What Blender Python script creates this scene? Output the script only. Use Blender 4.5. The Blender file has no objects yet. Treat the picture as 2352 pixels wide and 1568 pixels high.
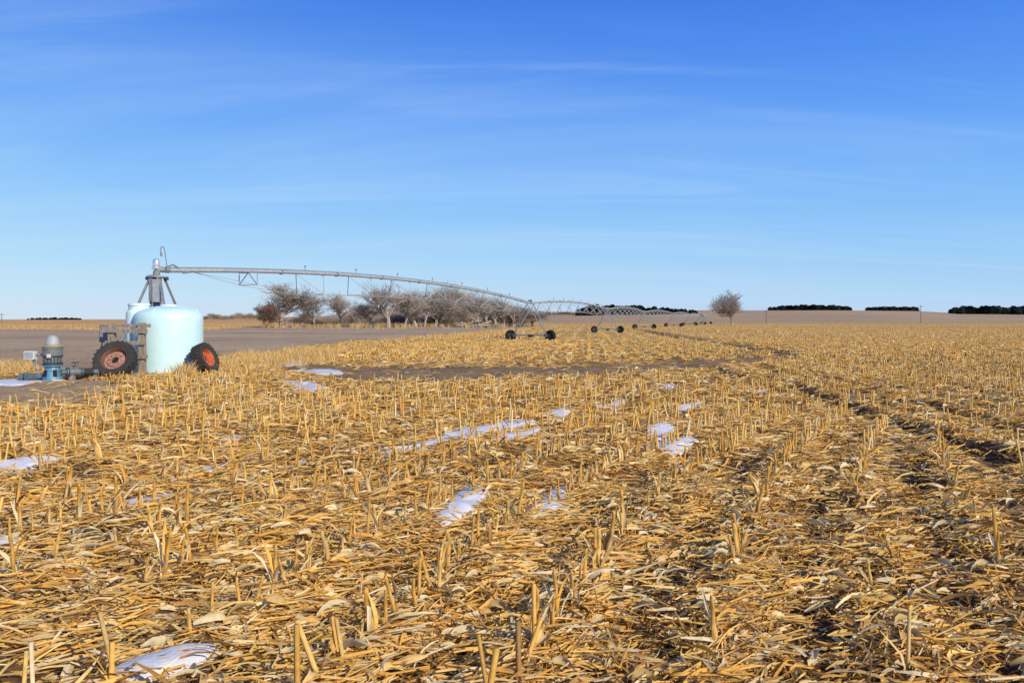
import bpy, math, random
import numpy as np
from mathutils import Vector, Matrix, Quaternion
random.seed(7); rng=np.random.default_rng(11)
scn=bpy.context.scene; col=scn.collection
F=1760.0; CX=1176.0; HY=733.0; CAMH=1.7; K=F*CAMH
def gp(px,py):
    Y=K/(py-HY); return ((px-CX)/F*Y, Y)
def at(px,Y): return (px-CX)/F*Y
def zat(py,Y): return CAMH+(HY-py)/F*Y

# ---------------- materials ----------------
def nn(nt,t,**k):
    n=nt.nodes.new(t)
    for a,b in k.items(): setattr(n,a,b)
    return n
def mat(name,c,rough=.6,metal=0.0,c2=None,scale=6,bump=0.0,stretch=(1,1,1),attr=False,var=.5,fine=0,spec=.5,trans=0):
    m=bpy.data.materials.new(name); m.use_nodes=True; nt=m.node_tree; b=nt.nodes['Principled BSDF']
    b.inputs['Roughness'].default_value=rough; b.inputs['Metallic'].default_value=metal
    b.inputs['Specular IOR Level'].default_value=spec
    tc=nn(nt,'ShaderNodeTexCoord'); mp=nn(nt,'ShaderNodeMapping'); mp.inputs['Scale'].default_value=stretch
    nt.links.new(tc.outputs['Object'],mp.inputs[0])
    nz=nn(nt,'ShaderNodeTexNoise'); nz.inputs['Scale'].default_value=scale; nz.inputs['Detail'].default_value=8; nz.inputs['Roughness'].default_value=.65
    nt.links.new(mp.outputs[0],nz.inputs['Vector'])
    rp=nn(nt,'ShaderNodeValToRGB'); rp.color_ramp.elements[0].position=.3; rp.color_ramp.elements[1].position=.7
    nt.links.new(nz.outputs['Fac'],rp.inputs[0])
    hsrc=nz.outputs['Fac']
    if attr:
        at_=nn(nt,'ShaderNodeAttribute'); at_.attribute_name='Col'
        rp.color_ramp.elements[0].color=(1-var,)*3+(1,); rp.color_ramp.elements[1].color=(1+var*.6,)*3+(1,)
        mx=nn(nt,'ShaderNodeMix',data_type='RGBA',blend_type='MULTIPLY'); mx.inputs[0].default_value=1
        nt.links.new(at_.outputs['Color'],mx.inputs[6]); nt.links.new(rp.outputs[0],mx.inputs[7])
        out=mx.outputs[2]
        if fine:
            n2=nn(nt,'ShaderNodeTexNoise'); n2.inputs['Scale'].default_value=fine; n2.inputs['Detail'].default_value=6; n2.inputs['Roughness'].default_value=.8
            nt.links.new(mp.outputs[0],n2.inputs['Vector'])
            r2=nn(nt,'ShaderNodeValToRGB'); r2.color_ramp.elements[0].position=.35; r2.color_ramp.elements[1].position=.65
            r2.color_ramp.elements[0].color=(.45,.42,.38,1); r2.color_ramp.elements[1].color=(1.3,1.3,1.3,1)
            nt.links.new(n2.outputs['Fac'],r2.inputs[0]); hsrc=n2.outputs['Fac']
            m2=nn(nt,'ShaderNodeMix',data_type='RGBA',blend_type='MULTIPLY'); m2.inputs[0].default_value=1
            nt.links.new(out,m2.inputs[6]); nt.links.new(r2.outputs[0],m2.inputs[7]); out=m2.outputs[2]
        nt.links.new(out,b.inputs['Base Color'])
        if trans:
            tr=nn(nt,'ShaderNodeBsdfTranslucent'); nt.links.new(out,tr.inputs[0]); ms=nn(nt,'ShaderNodeMixShader'); ms.inputs[0].default_value=trans
            nt.links.new(b.outputs[0],ms.inputs[1]); nt.links.new(tr.outputs[0],ms.inputs[2]); nt.links.new(ms.outputs[0],nt.nodes['Material Output'].inputs[0])
    else:
        c2=c2 or tuple(x*.7 for x in c)
        rp.color_ramp.elements[0].color=tuple(c2)+(1,); rp.color_ramp.elements[1].color=tuple(c)+(1,)
        nt.links.new(rp.outputs[0],b.inputs['Base Color'])
    if bump:
        bp=nn(nt,'ShaderNodeBump'); bp.inputs['Strength'].default_value=bump; bp.inputs['Distance'].default_value=.03
        nt.links.new(hsrc,bp.inputs['Height']); nt.links.new(bp.outputs[0],b.inputs['Normal'])
    return m
M={}
M['ground']=mat('ground_soil',(1,1,1),.95,attr=True,scale=2.2,var=.28,fine=14,bump=.9,spec=.1)
M['straw']=mat('corn_straw',(1,1,1),.55,attr=True,scale=30,var=.25,spec=.15,trans=.27)
M['galv']=mat('galvanized_steel',(.37,.39,.40),.55,.0,(.25,.27,.28),scale=5)
M['leg']=mat('tower_leg_steel',(.24,.25,.26),.6,.0,(.15,.16,.17),scale=5)
M['galvd']=mat('dull_galvanized',(.24,.25,.26),.6,.0,(.13,.14,.15),scale=5)
M['steel_bright']=mat('polished_cap',(.75,.75,.76),.3,.6,(.5,.5,.52),scale=8)
M['rod']=mat('truss_rod_steel',(.42,.44,.46),.5,.0)
M['rubber']=mat('tyre_rubber',(.028,.027,.026),.85,0,(.055,.048,.04),scale=9,bump=.4,spec=.2)
M['rubber_dark']=mat('dark_tyre_rubber',(.018,.017,.016),.9,0,(.03,.027,.022),scale=9,spec=.1)
M['rust']=mat('rusty_rim',(.20,.085,.055),.8,.0,(.10,.045,.035),scale=9,bump=.5)
M['rust_pale']=mat('faded_rust_rim',(.46,.25,.17),.8,.0,(.18,.075,.05),scale=9,bump=.5)
M['orange']=mat('orange_rim',(.60,.15,.045),.65,.0,(.32,.06,.022),scale=7)
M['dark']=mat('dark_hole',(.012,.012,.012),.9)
M['tank']=mat('aqua_plastic',(.56,.765,.765),.42,0,(.50,.71,.72),scale=1.4,bump=.05)
M['tank2']=mat('pale_aqua_plastic',(.66,.81,.80),.45,0,(.58,.74,.74),scale=1.4)
M['wood']=mat('weathered_wood',(.38,.31,.25),.85,0,(.14,.11,.08),scale=7,stretch=(3,3,.6),bump=.8)
M['motor']=mat('grey_motor_paint',(.19,.20,.20),.5,.0,(.10,.11,.11),scale=8)
M['motord']=mat('dark_motor_band',(.05,.05,.052),.6,.0)
M['blue']=mat('blue_paint',(.13,.30,.44),.45,.0,(.04,.11,.19),scale=6)
M['bluepale']=mat('worn_blue_paint',(.12,.17,.20),.6,.0,(.04,.06,.08),scale=9)
M['white']=mat('offwhite_box',(.62,.64,.62),.5,0,(.48,.50,.50),scale=4)
M['yellow']=mat('yellow_label',(.6,.42,.05),.5)
M['snow']=mat('old_snow',(.70,.70,.73),.4,0,(.50,.50,.54),scale=5,bump=.8)
M['bark']=mat('pale_bark',(.42,.36,.30),.9,0,(.26,.21,.17),scale=3)
M['twig']=mat('twig_bark',(.38,.325,.275),.9,0,(.29,.245,.205),scale=1)
M['twig2']=mat('brush_twigs',(.40,.33,.27),.9,0,(.29,.24,.19),scale=1)
M['redtwig']=mat('reddish_twigs',(.20,.12,.09),.9,0,(.13,.08,.06),scale=1)
M['needle']=mat('dark_evergreen',(.024,.034,.024),.9,0,(.012,.018,.014),scale=.5)
M['pole']=mat('pole_wood',(.2,.15,.11),.9)

# ---------------- mesh builder ----------------
class MB:
    def __init__(s): s.v=[]; s.f=[]; s.m=[]
    def add(s,vs,fs,mi=0):
        o=len(s.v); s.v+=[tuple(v) for v in vs]; s.f+=[tuple(i+o for i in f) for f in fs]; s.m+=[mi]*len(fs); return s
    def path(s,pts,rs,n=8,cap=True,mi=0):
        pts=[Vector(p) for p in pts]
        if not hasattr(rs,'__len__'): rs=[rs]*len(pts)
        vs=[]; fs=[]; u=None
        for i,p in enumerate(pts):
            d=(pts[min(i+1,len(pts)-1)]-pts[max(i-1,0)]).normalized()
            if u is None:
                u=d.orthogonal().normalized()
            else:
                u=(u-d*u.dot(d)); u=u.normalized() if u.length>1e-6 else d.orthogonal().normalized()
            w=d.cross(u)
            for k in range(n):
                a=2*math.pi*k/n; vs.append(p+(u*math.cos(a)+w*math.sin(a))*rs[i])
        for i in range(len(pts)-1):
            for k in range(n):
                k2=(k+1)%n; fs.append((i*n+k,i*n+k2,(i+1)*n+k2,(i+1)*n+k))
        if cap:
            fs.append(tuple(range(n))[::-1]); fs.append(tuple((len(pts)-1)*n+k for k in range(n)))
        return s.add(vs,fs,mi)
    def tube(s,a,b,r,r2=None,n=8,cap=True,mi=0): return s.path([a,b],[r,r if r2 is None else r2],n,cap,mi)
    def box(s,c,size,R=None,mi=0,bev=0):
        x,y,z=[q/2 for q in size]; R=R or Matrix.Identity(3)
        vs=[Vector(c)+R@Vector((i*x,j*y,k*z)) for i in(-1,1) for j in(-1,1) for k in(-1,1)]
        return s.add(vs,[(0,1,3,2),(4,6,7,5),(0,4,5,1),(2,3,7,6),(0,2,6,4),(1,5,7,3)],mi)
    def lathe(s,prof,n=32,T=None,mi=0):
        T=T or Matrix.Identity(4); vs=[];fs=[]
        for r,z in prof:
            for k in range(n):
                a=2*math.pi*k/n; vs.append(T@Vector((r*math.cos(a),r*math.sin(a),z)))
        for i in range(len(prof)-1):
            for k in range(n):
                k2=(k+1)%n; fs.append((i*n+k,i*n+k2,(i+1)*n+k2,(i+1)*n+k))
        return s.add(vs,fs,mi)
    def build(s,name,mats,parent=None,origin=(0,0,0),smooth=True,ang=40):
        if not isinstance(mats,(list,tuple)): mats=[mats]
        me=bpy.data.meshes.new(name); ox,oy,oz=origin
        me.from_pydata([(a-ox,b-oy,c-oz) for a,b,c in s.v],[],s.f)
        for m in mats: me.materials.append(m)
        me.polygons.foreach_set('material_index',s.m)
        if smooth:
            me.polygons.foreach_set('use_smooth',[True]*len(s.f)); me.set_sharp_from_angle(angle=math.radians(ang))
        me.update()
        o=bpy.data.objects.new(name,me); col.objects.link(o)
        if parent: o.parent=parent
        return o
def tag(o,label=None,cat=None,group=None,kind=None):
    if label:o['label']=label
    if cat:o['category']=cat
    if group:o['group']=group
    if kind:o['kind']=kind
    return o
def empty(name,loc,label,cat,group=None):
    o=bpy.data.objects.new(name,None); col.objects.link(o); o.location=loc; o.empty_display_size=.2
    return tag(o,label,cat,group)
def copy_tree(o,parent=None):
    c=o.copy(); col.objects.link(c)
    if parent: c.parent=parent
    for ch in list(o.children): copy_tree(ch,c)
    return c
def np_mesh(name,V,Q,C,m,smooth=False):
    me=bpy.data.meshes.new(name)
    me.vertices.add(len(V)); me.vertices.foreach_set('co',V.astype(np.float32).ravel())
    me.loops.add(len(Q)*4); me.loops.foreach_set('vertex_index',Q.astype(np.int32).ravel())
    me.polygons.add(len(Q)); me.polygons.foreach_set('loop_start',np.arange(0,len(Q)*4,4,dtype=np.int32))
    if smooth: me.polygons.foreach_set('use_smooth',np.ones(len(Q),dtype=bool))
    me.update(calc_edges=True)
    ca=me.color_attributes.new('Col','FLOAT_COLOR','POINT')
    cc=np.ones((len(V),4),np.float32); cc[:,:3]=C; ca.data.foreach_set('color',cc.ravel())
    me.materials.append(m); me.validate()
    o=bpy.data.objects.new(name,me); col.objects.link(o); return o

# ---------------- noise & terrain ----------------
def vn(x,y,seed=0):
    xi=np.floor(x).astype(np.int64); yi=np.floor(y).astype(np.int64); fx=x-xi; fy=y-yi
    fx=fx*fx*(3-2*fx); fy=fy*fy*(3-2*fy)
    def h(a,b):
        k=(a*374761393+b*668265263+seed*144269501)&0xffffffff
        k=((k^(k>>13))*1274126177)&0xffffffff; k=k^(k>>16); return k/4294967296.0
    return (h(xi,yi)*(1-fx)+h(xi+1,yi)*fx)*(1-fy)+(h(xi,yi+1)*(1-fx)+h(xi+1,yi+1)*fx)*fy
def fbm(x,y,seed=0,o=4):
    s=0;a=.5;t=0
    for i in range(o): s=s+a*vn(x*2**i,y*2**i,seed+i*17); t+=a; a*=.5
    return s/t
def sst(a,b,x): t=np.clip((x-a)/(b-a),0,1); return t*t*(3-2*t)
def inpoly(px,py,poly):
    r=np.zeros(px.shape,bool); n=len(poly)
    for i in range(n):
        x1,y1=poly[i]; x2,y2=poly[(i+1)%n]
        if y1==y2: continue
        c=((y1>py)!=(y2>py))&(px<(x2-x1)*(py-y1)/(y2-y1)+x1); r^=c
    return r
ridge_px=[-3000,0,300,560,1250,1400,1620,1900,2100,2200,2352,4500]
ridge_py=[739,737,735,729,722,718,713.5,713,715,720,722,724]
def farh(X,Y):
    px=CX+F*X/Y; R=(HY-np.interp(px,ridge_px,ridge_py))/F*900+CAMH
    t=sst(330,900,Y)
    return (R+ (fbm(X/160,Y/160,5,2)-.5)*2.0)*t - .6*sst(900,2500,Y)
ROAD=([600,760,1000,1200,1450,1650,1780,1835],[835,856,862,856,848,836,824,815],[12,20,19,16,13,11,8,5])
TR2=([1440,1480,1530,1600,1700,1760,1835],[757,760,768,780,796,806,816],[2.5,3,4,5.5,7,8,7])
TR3=([1560,1700,1850,2000,2150,2352,2800],[842,870,912,958,1010,1100,1300],[7,11,18,24,30,44,60])
TR4=([1700,1750,1880,2050,2352,2800],[845,853,885,925,1000,1120],[3,6,9,13,18,22])
def strip(px,py,T):
    p,y,w=T; c=np.interp(px,p,y); ww=np.interp(px,p,w)
    return np.exp(-((py-c)/ww)**4)*sst(p[0],p[0]+60,px)*(px<p[-1])
TILL=[(-9000,757),(480,757),(600,751),(1250,748),(1175,757),(1000,772),(850,786),(700,800),(640,812),(520,822),(470,850),(340,868),(200,862),(0,848),(-9000,848)]
DIRT=[(-9000,872),(235,874),(345,880),(260,900),(165,928),(60,940),(-9000,965)]
SNOW=[
 ([(980,1218),(1008,1172),(1050,1140),(1130,1124),(1112,1165),(1065,1202),(1020,1226)],'largest near snow patch, left of the pair among the stalks in the middle foreground'),
 ([(1192,1198),(1240,1165),(1262,1128),(1314,1118),(1308,1150),(1276,1188),(1220,1212)],'near snow patch right of its larger twin among the middle foreground stalks'),
 ([(850,1052),(960,1022),(1050,991),(1120,974),(1230,964),(1155,1003),(1052,1022),(1000,1035),(930,1058)],'longest thin snow strip lying between two stubble rows in the mid field'),
 ([(1078,1038),(1160,1000),(1248,984),(1216,1018),(1160,1039)],'wedge of snow just below the right end of the longest snow strip'),
 ([(1480,988),(1518,970),(1552,984),(1526,1005),(1492,1004)],'small snow patch, upper left of the cluster right of centre'),
 ([(1476,1022),(1540,1003),(1606,1013),(1552,1042),(1498,1042)],'snow patch lowest in the cluster right of centre'),
 ([(1548,934),(1610,925),(1600,954),(1560,956)],'snow patch farthest back in the cluster right of centre'),
 ([(1576,971),(1658,960),(1640,985),(1592,990)],'rightmost snow patch in the cluster right of centre'),
 ([(215,1177),(320,1139),(430,1114),(374,1150),(310,1174),(256,1186)],'slanting snow sliver in the left foreground stubble'),
 ([(382,1093),(480,1064),(585,1047),(533,1075),(480,1093)],'thin snow strip on the left, beyond the slanting snow sliver'),
 ([(-60,1062),(60,1056),(135,1060),(44,1081),(-60,1082)],'thin snow strip at the left edge of the stubble'),
 ([(210,1573),(330,1527),(430,1499),(524,1509),(420,1547),(350,1588)],'snow strip nearest the camera at the lower left corner'),
 ([(474,1014),(562,1000),(542,1022)],'little snow fleck left of the longest snow strip'),
 ([(638,832),(690,827),(704,836),(660,841)],'small snow patch on the dry grass right of the tank'),
 ([(672,851),(740,847),(785,856),(730,861)],'snow streak at the left end of the dirt track'),
 ([(636,882),(680,879),(765,896),(700,901)],'snow streak below the left end of the dirt track'),
 ([(478,873),(526,869),(521,878)],'small snow fleck in front of the orange rimmed tyre'),
 ([(-80,876),(60,873),(98,880),(40,887),(-80,887)],'white snow strip on the ground beside the blue pump'),
 ([(1496,888),(1552,883),(1542,901)],'snow fleck in the stubble just before the dirt track'),
 ([(622,1071),(700,1050),(740,1060),(670,1080)],'short snow strip left of and below the longest strip'),
 ([(1356,939),(1440,921),(1418,946)],'small snow fleck beyond the right end of the longest strip'),
 ([(1244,951),(1326,932),(1298,957)],'snow fleck midway between the longest strip and the dirt track'),
 ([(316,951),(390,942),(368,958)],'small snow fleck in the stubble below the tank'),
 ([(1726,895),(1796,904),(1772,916)],'snow fleck beside the muddy wheel rut on the right'),
 ([(2206,981),(2276,975),(2248,995)],'snow fleck far right between the wheel ruts'),
 ([(-40,1253),(52,1246),(30,1273),(-40,1278)],'small snow patch cut off by the left edge in the foreground')]
def snowmask(px,py):
    r=np.zeros(px.shape,bool)
    for p,_ in SNOW: r|=inpoly(px,py,p)
    return r
def pxy(X,Y): return CX+F*X/Y, HY+K/Y
def zones(X,Y):
    j=np.clip(Y/20,.4,6)
    Xj=X+(fbm(X/2.2/j,Y/2.2/j,3)-.5)*1.2*j; Yj=Y+(fbm(X/2.2/j,Y/2.2/j,9)-.5)*2.2*j
    Yj=np.maximum(Yj,.5)
    px,py=pxy(Xj,Yj)
    p0,q0=pxy(X+(fbm(X/3,Y/3,31)-.5)*.8,Y+(fbm(X/2,Y/2,32)-.5)*2.6*sst(8,24,Y))
    road=np.clip(strip(p0,q0,ROAD)*1.3,0,1)
    t2=strip(p0,q0,TR2); t3=strip(p0,q0,TR3); t4=strip(p0,q0,TR4)
    brk=sst(.36,.58,fbm(X/1.5,Y/2.5,61,3)); t3=t3*(.35+.65*brk); t4=t4*(.2+.8*brk)
    return px,py,road,t2,t3,t4,inpoly(px,py,TILL),inpoly(px,py,DIRT)
def nearf(X,Y): return .2*Y+.018*Y*Y
def rowphase(X,Y):
    near=(Y<25.5)&(X<5.6+.03*Y)
    return np.where(near,(X-nearf(X,Y))/.9,(X-.1*Y)/.78),near
def gh(X,Y,Z=None):
    X=np.asarray(X,float);Y=np.asarray(Y,float)
    px,py,road,t2,t3,t4,ti,di=Z or zones(X,Y)
    a=1-sst(25,80,Y)
    straw=~(ti|di)
    z=(fbm(X/.55,Y/.55,1,3)-.5)*.14*a*np.where(straw,1,.4)+(fbm(X/4,Y/4,2,2)-.5)*.14*a
    rp,_=rowphase(X,Y)
    z=z+np.cos(rp*2*math.pi)*.04*a*straw*(1-road)
    z=z-.05*road*a -.14*t2*(1-sst(90,160,Y)) -.09*t3 -.06*t4
    return z+farh(X,Y)
def g1(x,y): return float(gh(np.array([x]),np.array([y]))[0])
STRAW=np.array([.72,.45,.145])
def cover(X,Y,Z=None):
    px,py,road,t2,t3,t4,ti,di=Z or zones(X,Y)
    c=np.where(ti,.0,np.where(di,.03,1.0))
    n=fbm(X/.6,Y/.6,21,3)
    br=sst(1150,1650,px)*sst(930,1050,py)
    c=c*(1-sst(.47,.60,n)*(.55+.22*br))
    c=c*(1-.12*br)
    rp,near=rowphase(X,Y)
    c=c*(1-.42*(.5-.5*np.cos(rp*2*math.pi))*(1-sst(20,40,Y)))
    c=c*(1-.97*road)*(1-.8*t2)*(1-.62*t3)*(1-.55*t4)
    return np.clip(c,0,1)

# ---- ground sheet ----
Ys=[.7]
while Ys[-1]<9000: Ys.append(Ys[-1]*1.0125)
Ys=np.array(Ys); us=np.concatenate([np.linspace(-2.2,-.85,60,endpoint=False),np.linspace(-.85,.85,460),np.linspace(.85,2.2,61)[1:]])
U,YY=np.meshgrid(us,Ys); XX=U*YY
X=XX.ravel();Y=YY.ravel(); Z=zones(X,Y); px,py,road,t2,t3,t4,ti,di=Z
H=gh(X,Y,Z)
soil=np.array([.10,.06,.032]); mulch=np.array([.27,.16,.065])
cv=cover(X,Y,Z)
nearc=mulch*cv[:,None]*1.1+soil*(1-cv[:,None])
farc=STRAW*(.62+.38*cv[:,None])
tt=sst(14,50,Y)[:,None]; C=nearc*(1-tt)+farc*tt
n1=fbm(X/1.2,Y/3,40,4)[:,None]; n2=fbm(X/14,Y/40,41,3)[:,None]
rows=.5+.5*np.cos((X-.1*Y)/3.05*2*math.pi+ (fbm(X/9,Y/30,43,2)-.5)*4)
rows2=.5+.5*np.cos((X-.1*Y)/.78*2*math.pi)
C=C*(.74+.5*n1)*(1-(.26*rows*sst(28,45,Y)*(1-sst(150,260,Y))+.22*rows2*sst(20,35,Y)*(1-sst(45,80,Y)))[:,None])
C=C*(.85+.3*n2)
dist=sst(110,380,Y)[:,None]; C=C*(1-dist)+np.array([.58,.36,.14])*(.85+.3*n2)*dist
tillc=np.array([.47,.345,.22])*(.78+.44*fbm(X/3,Y/9,50,4)[:,None])*(1-.12*(np.cos((X*.35+Y)/4.5)>.2)[:,None])
C=np.where(ti[:,None],tillc,C)
grass=np.array([.62,.37,.15])*(.8+.4*fbm(X/30,Y/60,51,3)[:,None])
gm=((px<700)&(py<757)&~ti)
C=np.where(gm[:,None],grass,C)
past=np.array([.46,.325,.20])*(.76+.48*fbm(X/60,Y/60,52,4)[:,None])
pm=(px>=640)&(py<740.5)&~ti
C=np.where(pm[:,None],past,C)
stripe=(px>1250)&(py<744)&(py>=740.5)&~ti
C=np.where(stripe[:,None],np.array([.50,.335,.16])*(.9+.2*n2),C)
dc=np.array([.44,.315,.185])*(.7+.6*fbm(X/.8,Y/.8,53,4)[:,None])
C=np.where(di[:,None],dc,C)
rc=np.array([.27,.18,.10])*(.55+.9*fbm(X/.7,Y/.7,54,4)[:,None])
C=C*(1-road[:,None])+rc*road[:,None]
for t,a in((t2,.85),(t3,.7),(t4,.6)): C=C*(1-a*t[:,None])+np.array([.11,.072,.042])*a*t[:,None]
nr,nc=XX.shape; idx=np.arange(nr*nc).reshape(nr,nc)
Q=np.stack([idx[:-1,:-1],idx[:-1,1:],idx[1:,1:],idx[1:,:-1]],-1).reshape(-1,4)
ground=np_mesh('ground',np.stack([X,Y,H],1),Q,C,M['ground'],True); tag(ground,kind='structure')

# ---------------- vectorised strips & tubes ----------------
PAL=np.array([[.84,.47,.105],[.82,.57,.23],[.88,.72,.42],[.44,.235,.075],[.17,.10,.045],[.90,.60,.175]])
def pal(n,w): return PAL[rng.choice(len(PAL),n,p=w)]*rng.uniform(.75,1.1,(n,1))
def strips(P,yaw,pitch,L,W,arch,bend,fold,roll,twist,col_,k=4,centre=True):
    n=len(P); s=np.linspace(0,1,k+1)[None,:]
    L=L[:,None];W=W[:,None]
    lx=L*(s-(.5 if centre else 0)); lz=arch[:,None]*L*4*s*(1-s); ly=bend[:,None]*L*(s-.5)**2*2
    w=W*np.sin(np.pi*(.12+.84*s))**.7/2
    c=np.array([-1,0,1.])[None,None,:]
    dy=c*w[:,:,None]; dz=np.abs(c)*fold[:,None,None]*w[:,:,None]
    a=(roll[:,None]+twist[:,None]*s)[:,:,None]
    oy=dy*np.cos(a)-dz*np.sin(a); oz=dy*np.sin(a)+dz*np.cos(a)
    x=lx[:,:,None]+0*oy; y=ly[:,:,None]+oy; z=lz[:,:,None]+oz
    cp,sp=np.cos(pitch)[:,None,None],np.sin(pitch)[:,None,None]
    x,z=x*cp-z*sp,x*sp+z*cp
    cy,sy=np.cos(yaw)[:,None,None],np.sin(yaw)[:,None,None]
    x,y=x*cy-y*sy,x*sy+y*cy
    V=np.stack([x+P[:,0,None,None],y+P[:,1,None,None],z+P[:,2,None,None]],-1).reshape(-1,3)
    base=np.arange((k+1)*3).reshape(k+1,3)
    q=np.stack([base[:-1,:-1],base[:-1,1:],base[1:,1:],base[1:,:-1]],-1).reshape(-1,4)
    Q=(q[None]+(np.arange(n)*(k+1)*3)[:,None,None]).reshape(-1,4)
    return V,Q,np.repeat(col_,(k+1)*3,0)
def tubes(P,D,L,R,col_,n=4,taper=1.0):
    m=len(P); D=D/np.linalg.norm(D,axis=1,keepdims=True)
    ref=np.where(np.abs(D[:,2:3])>.9,np.array([[1.,0,0]]),np.array([[0,0,1.]]))
    u=np.cross(D,ref); u/=np.linalg.norm(u,axis=1,keepdims=True); w=np.cross(D,u)
    a=np.arange(n)*2*np.pi/n; ring=u[:,None,:]*np.cos(a)[None,:,None]+w[:,None,:]*np.sin(a)[None,:,None]
    v0=P[:,None,:]+ring*R[:,None,None]; v1=(P+D*L[:,None])[:,None,:]+ring*(R*taper)[:,None,None]
    V=np.concatenate([v0,v1],1).reshape(-1,3)
    f=[[k,(k+1)%n,n+(k+1)%n,n+k] for k in range(n)]
    if n==4: f.append([4,5,6,7])
    q=np.array(f); Q=(q[None]+(np.arange(m)*2*n)[:,None,None]).reshape(-1,4)
    c=np.repeat(col_,2*n,0); return V,Q,c
def join(parts):
    Vs=[];Qs=[];Cs=[];o=0
    for v,q,c in parts: Vs.append(v);Qs.append(q+o);Cs.append(c);o+=len(v)
    return np.concatenate(Vs),np.concatenate(Qs),np.concatenate(Cs)
def sample(n,y0,y1,pad=.74,cov=True,snow=.08):
    Yr=np.sqrt(rng.uniform(y0*y0,y1*y1,n)); Xr=rng.uniform(-pad,pad,n)*Yr+rng.uniform(-1,1,n)
    Zz=zones(Xr,Yr); k=np.ones(n,bool)
    if cov:
        c=cover(Xr,Yr,Zz); px,py=pxy(Xr,Yr); c=c*np.where(snowmask(px,py),snow,1); k=rng.random(n)<c
    Zk=tuple(q[k] for q in Zz); Xr=Xr[k];Yr=Yr[k]
    return Xr,Yr,gh(Xr,Yr,Zk)
parts=[]
def litter(n,y0,y1,sc,k=4,w=(.33,.24,.13,.14,.05,.11),bigp=.065):
    x,y,z=sample(n,y0,y1); m=len(x); N=lambda s:rng.normal(0,s,m)
    u=rng.random(m); big=u<bigp; small=u>.58
    L=np.where(big,rng.uniform(.12,.26,m),np.where(small,rng.uniform(.05,.17,m),rng.uniform(.16,.50,m)))*sc
    W=np.where(big,rng.uniform(.035,.07,m),np.where(small,rng.uniform(.005,.016,m),rng.uniform(.008,.030,m)))*sc
    zz=z+np.abs(N(.032))*sc+.006
    c=pal(m,w); c[big]=PAL[rng.choice([1,2,2],big.sum())]*rng.uniform(.72,1.02,(big.sum(),1))
    yaw=np.where(rng.random(m)<.55,N(.5)+.55,N(1.4))
    parts.append(strips(np.stack([x,y,zz],1),yaw,N(.2),L,W,np.where(big,rng.uniform(0,.2,m),rng.uniform(-.04,.13,m)),N(.3),np.where(big,rng.uniform(.3,1.3,m),rng.uniform(-.3,.9,m)),N(.75),N(1.0),c,k))
    m2=m//6; i=rng.integers(0,m,m2); yaw=rng.normal(.5,.8,m2); pt=rng.normal(0,.12,m2)
    D=np.stack([np.cos(yaw)*np.cos(pt),np.sin(yaw)*np.cos(pt),np.sin(pt)],1)
    P=np.stack([x[i],y[i],zz[i]+.012],1)+rng.normal(0,.05,(m2,3))*[1,1,0]
    parts.append(tubes(P,D,rng.uniform(.08,.34,m2)*sc,rng.uniform(.005,.010,m2)*sc,pal(m2,(.45,.12,.05,.10,.03,.25)),5,.9))
litter(96000,2.4,8,.76,4)
litter(100000,8,15,.90,3)
litter(94000,15,30,1.15,2)
litter(70000,30,62,1.6,2)
V,Q,C=join(parts); o=np_mesh('corn_residue',V,Q,C,M['straw'])
tag(o,'flattened golden corn leaves, husks and broken stalks covering the harvested field','crop residue',kind='stuff')

# ---------------- standing stubs ----------------
def stubpos(y0,y1,step,pad=.74):
    out=[]
    k=np.arange(-90,60)
    yy=np.arange(y0,min(y1,25.5),step)
    Kk,Yy=np.meshgrid(k,yy); Yy=Yy+rng.normal(0,step*.3,Yy.shape)
    Xx=Kk*.9+nearf(0,Yy)+rng.normal(0,.025,Yy.shape); m=(np.abs(Xx)<pad*Yy+1)&(Xx<5.6+.03*Yy); out.append((Xx[m],Yy[m]))
    k=np.arange(-120,160); yy=np.arange(y0,y1,step*1.25); Kk,Yy=np.meshgrid(k,yy); Yy=Yy+rng.normal(0,step*.3,Yy.shape)
    Xx=Kk*.78+.1*Yy+rng.normal(0,.03,Yy.shape); m=(np.abs(Xx)<pad*Yy+1)&~((Yy<25.5)&(Xx<5.6+.03*Yy)); out.append((Xx[m],Yy[m]))
    x=np.concatenate([a for a,b in out]); y=np.concatenate([b for a,b in out])
    Z=zones(x,y); px,py,road,t2,t3,t4,ti,di=Z
    p=1.0*(1-np.clip(road*3,0,1))*(1-t2)*(1-.9*t3)*(1-.8*t4)*np.where(ti|di,0,1)
    p=p*(.42+.65*sst(.34,.5,fbm(x/1.3,y/1.3,77,2)))
    q0,q1=pxy(x,y); p=p*(1-.76*sst(1300,1600,q0)*sst(1020,1140,q1))*(1-.3*sst(1340,1450,q1))*(1-.35*sst(500,200,q0)*sst(1180,1300,q1))
    p=p*(1-.6*((q0>560)&(q0<1750)&(q1>840)&(q1<900)))
    kk=rng.random(len(x))<p
    x=x[kk];y=y[kk]; return x,y,gh(x,y)
sx,sy,sz=stubpos(3.0,62,.105)
infr=(np.abs(sx/sy)<.66)&(sy>3.75)
order=np.argsort(np.where(infr,sy,1e9)); hero=order[:300]; rest=order[300:]
x,y,z=sx[rest],sy[rest],sz[rest]; m=len(x)
tilt=rng.normal(0,.13,(m,2)); D=np.stack([tilt[:,0],tilt[:,1],np.ones(m)],1)
P=np.stack([x,y,z-.03],1); hgt=rng.uniform(.18,.36,m)*np.where(rng.random(m)<.2,.6,1)*(1-.38*sst(15,24,y))
fat=np.clip(y/18,1,1.8)
sp=[tubes(P,D,hgt+.03,rng.uniform(.010,.015,m)*fat,pal(m,(.5,.15,.05,.03,.0,.27)),4,.9)]
n=int(m*.9); i=rng.integers(0,m,n); 
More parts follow.
